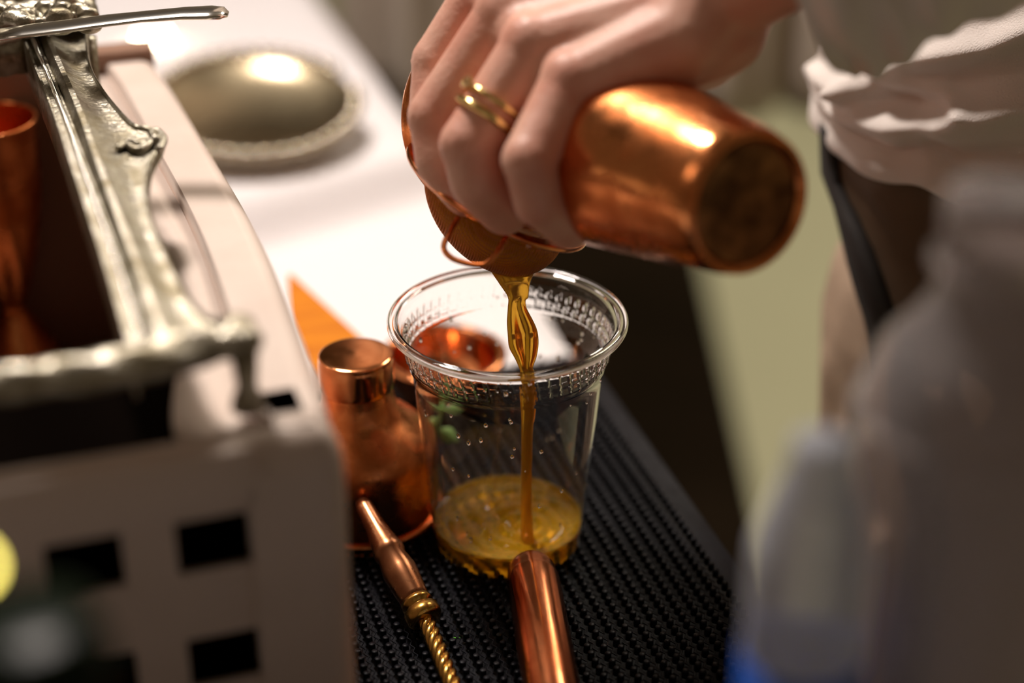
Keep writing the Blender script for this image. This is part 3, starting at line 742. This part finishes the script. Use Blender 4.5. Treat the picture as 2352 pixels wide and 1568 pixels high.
# front panel with real square holes (grid of quads, extruded)
pf = outer_pts[-1]; pf = cor - uf * 0.0 ; 
def FP(x, z, dep=0.0): return Vector((cor.x, cor.y, 0)) + lf * x + zz * z + uf * dep - BO
fhit = []
def front_xz(px, py):
    r = ray(px, py); nrm_ = Vector((lf.y, -lf.x, 0)); t = (Vector((cor.x, cor.y, 0)) - CAM).dot(nrm_) / r.dot(nrm_); p = CAM + r * t
    return (p - Vector((cor.x, cor.y, 0))).dot(lf), p.z
hx0, hz1 = front_xz(572, 1172); hx1, hz0 = front_xz(412, 1322)
hy0 = front_xz(590, 1440)[1]; hxl = front_xz(280, 1250)[0]
HS = abs(hx1 - hx0); px_ = hxl - hx0; HZ = hz1 - hz0; pz = hz1 - hy0
xs = [0.0, ]
cols = [(hx0 + k * px_, hx0 + k * px_ + HS) for k in range(3)]
rows = [(hz0 - k * pz, hz1 - k * pz) for k in range(4)]
Wd = 0.200
xe = sorted(set([0.0, Wd] + [c for q in cols for c in q])); ze = sorted(set([0.0004, ZB - 0.010] + [c for q in rows for c in q if c > ZT + .003]))
TH = 0.0022
mb = MB()
def inhole(x, z): return any(a < x < b for a, b in cols) and any(a < z < b for a, b in rows)
for xa, xb in zip(xe, xe[1:]):
    for za, zb_ in zip(ze, ze[1:]):
        xm, zm = (xa + xb) / 2, (za + zb_) / 2
        if inhole(xm, zm):
            mb.add([FP(xa, za), FP(xb, za), FP(xb, zb_), FP(xa, zb_), FP(xa, za, TH), FP(xb, za, TH), FP(xb, zb_, TH), FP(xa, zb_, TH)], [(0, 1, 5, 4), (1, 2, 6, 5), (2, 3, 7, 6), (3, 0, 4, 7)]); continue
        mb.add([FP(xa, za), FP(xb, za), FP(xb, zb_), FP(xa, zb_)], [(0, 1, 2, 3)]); mb.add([FP(xa, za, TH), FP(xb, za, TH), FP(xb, zb_, TH), FP(xa, zb_, TH)], [(3, 2, 1, 0)])
mb.add([FP(0, ze[0]), FP(0, ze[-1]), FP(0, ze[-1], TH), FP(0, ze[0], TH)], [(0, 1, 2, 3)]); mb.add([FP(0, ze[-1]), FP(Wd, ze[-1]), FP(Wd, ze[-1], TH), FP(0, ze[-1], TH)], [(0, 1, 2, 3)])
fpn = mb.build('front_panel', M_cream_shade, box, smooth=False)
fpn['label'] = 'front panel with square cut-outs'
# rounded corner post at the front right
cpx = front_xz(583, 1300)[0]
rings = []
for z in (0.0004, 0.05, 0.10, ZB - 0.016, ZB - 0.010, ZB - 0.004, ZB - 0.001, ZB):
    ins = {ZB - 0.010: 0.0008, ZB - 0.004: 0.0035, ZB - 0.001: 0.0065, ZB: 0.010}.get(z, 0)
    loop = [(cpx, -0.0030 + ins), (0.006 + ins, -0.0030 + ins)] + [(0.006 - (0.009 - ins) * math.sin(t), 0.0060 - (0.009 - ins) * math.cos(t)) for t in np.linspace(0.2, PI / 2, 7)] + [(-0.0025 + ins, 0.030), (0.018, 0.030), (0.018, 0.0075), (cpx, 0.0075)]
    rings.append([FP(x, z, y) for x, y in loop])
mb = MB(); mb.rings(rings); mb.build('corner_post', M_cream_shade, box, auto=40)
# front rim strip, back wall, left wall and floor of the box
mb = MB(); rings = []
for x in np.linspace(cpx - .002, Wd, 12):
    sec = [(-0.003, ZB - 0.020), (-0.003, ZB - 0.006), (-0.001, ZB - 0.0015), (0.003, ZB), (0.008, ZB), (0.0095, ZB - 0.002), (0.0095, ZB - 0.020)]
    rings.append([FP(x, z, y) for y, z in sec])
mb.rings(rings); mb.build('front_rim', M_cream_shade, box, auto=40)
bk = outer_pts[0]
mb = MB(); mb.box(Vector((bk.x, bk.y, 0.0004)) - BO - uf * 0.004, -vr * 0.140, uf * 0.014, zz * (ZB - ZT - .001)); mb.build('back_wall', M_cream_in_shade, box, smooth=False)
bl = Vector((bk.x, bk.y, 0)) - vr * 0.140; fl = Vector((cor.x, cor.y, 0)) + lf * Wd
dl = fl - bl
mb = MB(); mb.box(bl + zz * (0.0004) - BO, dl, vr * 0.012, zz * (ZB - ZT - .001)); mb.build('left_wall', M_cream_in_shade, box, smooth=False)
# inner ledge and dark inside
lg = []
for i, p in enumerate(side):
    o_ = sidew(p, i, side); q = Vector((p.x, p.y, 0)) - BO
    hh = 0.012 * math.sin(i / len(side) * 9)
    lg.append([q - o_ * 0.0244 + zz * 0.160, q - o_ * (0.042 + hh * .6) + zz * 0.1590, q - o_ * (0.043 + hh * .6) + zz * 0.155, q - o_ * 0.0244 + zz * 0.144])
mb = MB(); mb.rings(lg); mb.build('inner_ledge', M_cream, box)
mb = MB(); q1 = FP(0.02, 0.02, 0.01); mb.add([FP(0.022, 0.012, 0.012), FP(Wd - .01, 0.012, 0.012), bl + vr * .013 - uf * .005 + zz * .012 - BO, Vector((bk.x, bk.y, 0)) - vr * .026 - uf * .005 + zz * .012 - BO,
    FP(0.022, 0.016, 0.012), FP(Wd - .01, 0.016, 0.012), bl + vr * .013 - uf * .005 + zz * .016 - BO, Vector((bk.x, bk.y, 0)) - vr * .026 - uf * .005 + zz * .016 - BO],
    [(0, 3, 2, 1), (4, 5, 6, 7), (0, 1, 5, 4), (1, 2, 6, 5), (2, 3, 7, 6), (3, 0, 4, 7)]); mb.build('box_floor', M_cream_in_shade, box, smooth=False)
mb = MB(); mb.box(FP(.024, .0166, .022), lf * (Wd - .036), uf * .003, zz * (ZB - .026)); mb.box(FP(.026, ZB - .012, .0100), lf * (Wd - .040), uf * .062, zz * .003); mb.build('shade_sheets', M_shade_black, box, smooth=False)  # black sheets put in for the shade behind the cut-outs and under the rail
tag(box, 'cream box with square cut-outs in its front, under the silver frame', 'box')

# ------------------------------------------------------------------ ornate silver frame across the box
ZF0, ZF1 = 0.188, 0.205      # near end lower, far end higher
def F(px, py, dz=0.0):
    """a point on the frame's gently sloping plane"""
    # plane: z = ZF0 at Y=.48 rising to ZF1 at Y=.74
    k = (ZF1 - ZF0) / 0.26; r = ray(px, py)
    t = (ZF0 + dz - k * 0.48 - CAM.z) / (r.z - k * r.y); return CAM + r * t
frame = empty('ornate_stand', F(200, 450)); FO = frame.location.copy()
inn_px = [(48, 88), (72, 150), (102, 225), (130, 300), (158, 385), (188, 470), (215, 550), (245, 640), (272, 730), (300, 815)]
out_px2 = [(206, 52), (204, 105), (212, 160), (235, 205), (268, 248), (312, 292), (352, 300), (378, 315), (372, 345), (352, 385), (343, 430), (347, 490), (372, 560), (405, 625), (436, 690), (480, 735), (545, 745)]
IC = curve3([F(*q) for q in inn_px], 8); OC = curve3([F(*q) for q in out_px2], 6)
def resample(c, n):
    L = [0]
    for a, b_ in zip(c, c[1:]): L.append(L[-1] + (b_ - a).length)
    r = []
    for k in range(n):
        t = L[-1] * k / (n - 1); i = max(0, min(len(L) - 2, int(np.searchsorted(L, t) - 1))); f_ = (t - L[i]) / max(1e-9, L[i + 1] - L[i]); r.append(c[i].lerp(c[i + 1], f_))
    return r
NS = 90; ic = resample(IC, NS); oc = resample(OC, NS)
rings = []
for k in range(NS):
    a, b_ = ic[k] - FO, oc[k] - FO; row = []
    Wm = (b_ - a).length; sec = [(x * .001 / Wm, h) for x, h in ((0, -.016), (0, .0012), (.6, .0020), (1.4, .0020), (1.8, .0008), (3.5, .0008), (3.7, .0001), (5.5, .0001), (5.8, .0016), (6.6, .0016), (7.0, .0004), (8.0, .0026), (9.5, .0040), (11.5, .0041), (14.5, .0020))]
    s0_ = sec[-1][0]; sec += [(s0_ + (1 - s0_) * x, h) for x, h in ((.2, .0007), (.4, .0001), (.6, 0.0), (.80, .0002), (.86, .0003), (.88, .0018), (.93, .0022), (.97, .0018), (1.0, .0008), (1.0, -.0025), (.5, -.003))] + [(.05, -.004), (.03, -.016)]
    for s_, h in sec: row.append(a.lerp(b_, s_) + zz * h)
    rings.append(row)
mb = MB(); mb.rings(rings); st = mb.build('right_stile', M_silver, frame, auto=38)
mb = MB(); 
acc = 0; step = 0.00135; last = ic[0].lerp(oc[0], .11)
dense = resample([a + (b_ - a).normalized() * .0046 for a, b_ in zip(ic, oc)], 190)
for p in dense: mb.ball(p - FO + zz * .0010, 0.00098, 8, 6)
o = mb.build('bead_row', M_silver_br, frame); o['kind'] = 'stuff'
# carved scroll on the outer edge and the raised leaf beside it
mb = MB()
def squig(pts, r, dz=.002): mb.tube([F(*q, dz) - FO for q in smooth_profile(pts, 5)], r, n=8)
squig([(270, 342), (290, 332), (312, 344), (335, 336), (352, 318), (348, 304), (362, 302), (376, 320), (366, 344)], .0016)
squig([(275, 330), (298, 322), (318, 330)], .0011)
mb.ball(F(358, 322, .002) - FO, .0026, 10, 6)
mb.build('leaf_scroll', M_silver, frame)
# near rail
rl_in = [(300, 812), (240, 822), (180, 832), (110, 845), (40, 852), (-60, 866), (-200, 890)]
rl_out = [(575, 772), (500, 812), (430, 838), (330, 862), (210, 884), (90, 897), (-100, 925)]
ic2 = resample(curve3([F(*q) for q in rl_in], 6), 60); oc2 = resample(curve3([F(*q) for q in rl_out], 6), 60); rings = []
for k in range(60):
    a, b_ = ic2[k] - FO, oc2[k] - FO
    rings.append([a.lerp(b_, s_) + zz * (h + 0.0003 * math.sin(k * .5)) for s_, h in ((0, -.004), (0, .001), (.15, .003), (.3, .0052), (.5, .0060), (.7, .0050), (.85, .0030), (1, .0012), (1, -.003), (.5, -.0045))])
mb = MB(); mb.rings(rings); mb.build('near_rail', M_silver, frame)
mb = MB()
for (px, py, r) in ((545, 765, .0065), (572, 782, .0048), (520, 790, .0055), (560, 748, .004)): mb.ball(F(px, py, .001) - FO, r, 14, 9)
me = remesh(mb, .0012, 3); link('corner_knob', me, M_silver, frame)
# left stile (mostly outside the picture) and far rail with its crest
mb = MB(); l0 = F(-520, 120); l1 = F(-620, 880)
off = [(0, -.003), (.0, .001), (.006, .005), (.012, .002), (.028, .001), (.032, .003), (.034, -.003)]
mb.rings([[p - FO + vr * -x + zz * h for x, h in off] for p in (l0, l0.lerp(l1, .5), l1)]); mb.build('left_stile', M_silver, frame)
rings = []
fr0 = F(206, 52); fr1 = F(-620, 128)
fi0 = F(48, 88); 
for t in np.linspace(0, 1, 30):
    a = F(48, 100).lerp(F(-560, 152), t) - FO; b_ = fr0.lerp(fr1, t) - FO + uf * .006
    rings.append([a.lerp(b_, s_) + zz * (h + .0006 * math.sin(t * 60)) for s_, h in ((0, -.014), (0, .001), (.12, .003), (.25, .0012), (.4, .006), (.6, .010), (.8, .011), (1, .008), (1, -.002), (.4, -.003))])
mb = MB(); mb.rings(rings); mb.build('far_rail', M_silver, frame)
mb = MB(); rnd = random.Random(11)
for k in range(46):
    px = rnd.uniform(-60, 205); py = rnd.uniform(-45, 26) + (0.05 * (200 - px))
    mb.ball(F(px, py + 32, .012 + rnd.uniform(0, .006)) - FO, rnd.uniform(.0022, .0048), 10, 7, (1.5, .9, 1))
capsules(mb, [(F(-80, 60, .008) - FO, F(190, 28, .008) - FO, .008, .007), (F(-80, 20, .008) - FO, F(190, 0, .008) - FO, .007, .006)])
me = remesh(mb, .0009, 2); link('crest', me, M_silver, frame)['label'] = 'carved silver crest of scrolls'
mb = MB()
for p in resample([F(0, 112), F(48, 100)], 9): mb.ball(p - FO + zz * .003, .0015, 8, 5)
o = mb.build('bead_row', M_silver_br, frame); o['kind'] = 'stuff'
# feet standing on the box rim
for q in (F(560, 790), F(197, 76), l0.lerp(l1, .12) - vr * .014, l0.lerp(l1, .88) - vr * .014):
    zf = q.z; foot = lathe_mb([(.0004, ZB + .0004 - zf), (.006, ZB + .0004 - zf), (.0052, ZB + .004 - zf), (.0032, ZB + .008 - zf), (.0045, -.002), (.0004, -.001)], q - FO, n=20); foot.build('foot', M_silver, frame)
tag(frame, 'ornate old silver frame with beaded inner edge lying across the cream box', 'frame')
# flat silver knife across the far end of the frame
kp = [(-40, 84, .0030), (60, 71, .0036), (150, 60, .0036), (240, 48, .0034), (330, 38, .0030), (420, 31, .0032), (480, 29, .0036), (510, 30, .0030), (524, 33, .0012)]
kc = [(P(x, y, .715), wd) for x, y, wd in kp]; mb = MB(); rings = []
for i, (p, wd) in enumerate(kc):
    t = (kc[min(i + 1, len(kc) - 1)][0] - kc[max(i - 1, 0)][0]).normalized(); s_ = Vector((0, 1, 0)) * wd * 2.2; h = t.cross(s_).normalized() * (.0014 if i < 5 else .0018 * (1 if i < 8 else .5)); 
    rings.append([p + s_ * math.cos(k * PI / 6) + h * math.sin(k * PI / 6) for k in range(12)])
mb.rings(rings); tag(mb.build('table_knife', M_silver_br), 'thin silver knife laid over the far end of the silver frame', 'knife')

# ------------------------------------------------------------------ copper vessel standing inside the box
vb = G(52, 850, 0.0165)
vt = 0.150
hp_ = smooth_profile([(0.0004, 0.0), (0.021, 0.0), (0.0225, 0.002), (0.0200, 0.010), (0.010, 0.028), (0.0065, 0.036), (0.0095, 0.046), (0.0165, 0.070), (0.0215, 0.100), (0.0235, 0.128), (0.0240, 0.134), (0.0228, 0.1345), (0.0222, 0.128), (0.019, 0.095), (0.0004, 0.060)], 5)
hp_ = [(max(r, .0003), h) for r, h in hp_]
tag(lathe_mb(hp_, vb, n=64).build('goblet', M_copper), 'tall copper goblet with a narrow waist standing inside the cream box', 'goblet')

# ------------------------------------------------------------------ silver dish on the far cloth
dc = G(592, 340, ZT + .02); _d = dc - Vector((EDGE0.x, EDGE0.y, 0)); dc.z = ZT + cloth_h(_d.dot(uf), _d.dot(vr)) + 0.0068
dish = empty('silver_dish', dc)
tilt = Matrix.Rotation(math.radians(0), 3, 'X')
ax = Vector((0.05, -0.16, 1)).normalized()
dcc = zz * 0.012
lathe_mb([(0.0004, 0.0), (0.046, 0.0), (0.053, 0.004), (0.060, 0.0065), (0.0655, 0.0078), (0.0662, 0.0068), (0.060, 0.0050), (0.053, 0.0022), (0.046, -0.0018), (0.0004, -0.0018)], dcc, ax, 72).build('plate', M_tray, dish)
a = ax.orthogonal().normalized(); b_ = ax.cross(a); mb = MB()
bead_me = None
for k in range(36):
    t = 2 * PI * k / 38; c = dcc + ax * .0082 + (a * math.cos(t) + b_ * math.sin(t)) * .0652
    m2 = MB(); m2.ball(Vector((0, 0, 0)), .0057, 10, 7, (1, 1, .75))
    if bead_me is None: o = m2.build('bead', mat('bright_bead', (.66, .58, .44), .05, 1.0), dish); bead_me = o.data
    else: o = bpy.data.objects.new('bead', bead_me); COL.objects.link(o); o.parent = dish
    o.location = c
lathe_mb([(.030, -.010), (.034, -.0180), (.036, -.0180), (.032, -.008)], dcc + zz * .0005, Vector((0, 0, 1)), 48, closed=True).build('foot_ring', M_silver, dish)
tag(dish, 'round silver dish with a beaded rim on the white cloth behind the box', 'dish')
# two lit tea lights by the dish
tl = None
for k, (px, lab) in enumerate(((334, 'lit tea light beside the silver dish, the outer one by the knife'), (384, 'lit tea light beside the silver dish, the one nearer the dish'))):
    b0 = G(px, 150, ZT + .002); b0.z = 0.00045
    c_ = empty('tea_light', b0)
    lathe_mb([(.0004, 0), (.0085, 0), (.0100, .002), (.0100, .010), (.0090, .010), (.0090, .002), (.0004, .0015)], (0, 0, 0), n=32).build('cup', M_silver, c_)
    lathe_mb([(.0004, .0020), (.0088, .0020), (.0088, .0072), (.0004, .0068)], (0, 0, 0), n=32).build('wax', M_wax, c_)
    lathe_mb([(.0003, .0068), (.0022, .010), (.0034, .0140), (.0028, .0180), (.0012, .0220), (.0003, .0240)], (0, 0, 0), n=16).build('flame', M_flame, c_)
    tag(c_, lab, 'candle')

# ------------------------------------------------------------------ grey cloth hanging beyond the table's right edge
rings = []
for i, z in enumerate(np.linspace(0.95, -0.19, 24)):
    row = []
    for k in range(90):
        c = -0.30 + 1.15 * k / 89
        p = T(1.02, 0.0) ; base = Vector((-0.17 + 0.62 * k / 89, 1.66, z))
        base.y += 0.022 * math.sin(k * 0.42) + 0.012 * math.sin(k * 1.0 + 1) + 0.01 * math.sin(i * .3 + k * .1)
        row.append(base)
    rings.append(row)
mb = MB(); mb.rings(rings, closed=False, cap=False); dp = mb.build('curtain', M_grey, fix=False); q_ = dp.modifiers.new('t', 'SOLIDIFY'); q_.thickness = .004
tag(dp, 'grey linen curtain hanging beyond the far corner of the white cloth', 'curtain')

# ------------------------------------------------------------------ bottles standing on the near end of the mat
zt = 0.0
# tall clear bottle
bc = P(2240, 900, .480); bb = Vector((bc.x, bc.y, zt + .0005)); topz = V(2240, 455, bc.y).z; HH = topz - bb.z
bo = [(.0004, 0), (.029, 0), (.0325, .004), (.0332, .05), (.0320, .055), (.0332, .060), (.0332, HH * .45), (.0332, HH - .070), (.0318, HH - .060), (.0270, HH - .046), (.0190, HH - .036), (.0140, HH - .026), (.0130, HH - .016), (.0128, HH - .004)]
bs = smooth_profile(bo[2:], 4)
bt = lathe_mb(bo[:2] + bs + [(.0118, HH - .004)] + [(max(.002, r - .0009), h) for r, h in reversed(bs) if h > .006] + [(.0004, .005)], bb, n=72).build('bottle', M_pet2)
lathe_mb([(.0142, HH - .020), (.0165, HH - .019), (.0165, HH - .017), (.0142, HH - .016)], bb, n=48, closed=True).build('neck_ring', M_pet2, bt)
lathe_mb([(.0136, HH - .014), (.0146, HH - .014), (.0146, HH + .001), (.0135, HH + .002), (.0004, HH + .002), (.0004, HH), (.0134, HH - .0005)], bb, n=40).build('cap', M_pet2, bt)
tag(bt, 'large clear plastic bottle at the right edge in front of the brown apron', 'bottle')
# pale bottle with blue label
pb = P(1862, 1300, .455); pb2 = Vector((pb.x, pb.y, zt + .0005)); pt = V(1850, 1015, pb.y).z; h2 = pt - pb2.z
lp = smooth_profile([(.0150, .003), (.0160, .01), (.0160, h2 * .5), (.0160, h2 - .040), (.0148, h2 - .028), (.0105, h2 - .014), (.0080, h2 - .006), (.0075, h2)], 4)
pbo = lathe_mb([(.0004, 0), (.013, 0)] + lp + [(.0004, h2 + .0005)], pb2, n=56).build('bottle', M_pale)
lz = V(1850, 1575, pb.y - .016).z - pb2.z
lathe_mb([(.0162, lz - .060), (.0166, lz - .060), (.0166, lz), (.0162, lz)], pb2, n=56, closed=True).build('label_band', M_blue, pbo)['label'] = 'blue paper label'
tag(pbo, 'pale frosted bottle with a blue label beside the bar mat corner', 'bottle')

# ------------------------------------------------------------------ dark green bottle close by at the lower left, and a glow bead added as yellow highlight
gt = P(60, 1425, .37); gb = Vector((gt.x, gt.y, 0.0004)); gh = gt.z - gb.z
gpr = smooth_profile([(.034, .0), (.037, .004), (.037, gh * .40), (.033, gh * .52), (.021, gh * .66), (.0155, gh * .80), (.0148, gh - .010), (.0148, gh)], 5)
go = lathe_mb([(.0004, 0)] + gpr + [(.0125, gh + .0005), (.0004, gh + .0005)], gb, n=56).build('bottle', M_greenglass)
lathe_mb([(.0148, gh - .014), (.0168, gh - .013), (.0168, gh - .008), (.0148, gh - .007)], gb, n=48, closed=True).build('lip_ring', M_greenglass, go)
tag(go, 'dark green glass bottle in front of the cream box at the lower left corner', 'bottle')
m, nt, b = newmat('glow_bead_yellow'); setp(b, Base_Color=(.9, .8, .3, 1)); b.inputs['Emission Color'].default_value = (1, .82, .16, 1); b.inputs['Emission Strength'].default_value = 22
sl_p = P(-62, 1300, .31)
mb = MB(); mb.ball(sl_p, .0014, 14, 9); slo = mb.build('glow_bead', m)
wp = [sl_p + Vector((-.0005, 0, -.0010)), sl_p + Vector((-.012, .004, -.02)), sl_p + Vector((-.03, .01, -.10)), Vector((sl_p.x - .05, sl_p.y + .02, ZT + .002)), Vector((sl_p.x - .12, sl_p.y + .04, ZT + .002))]
mb = MB(); mb.tube(curve3(wp, 8), .0005, n=6); mb.build('added_bead_wire', M_brass, slo)
tag(slo, 'small yellow glow bead added as a highlight at the left edge of the picture', 'light')
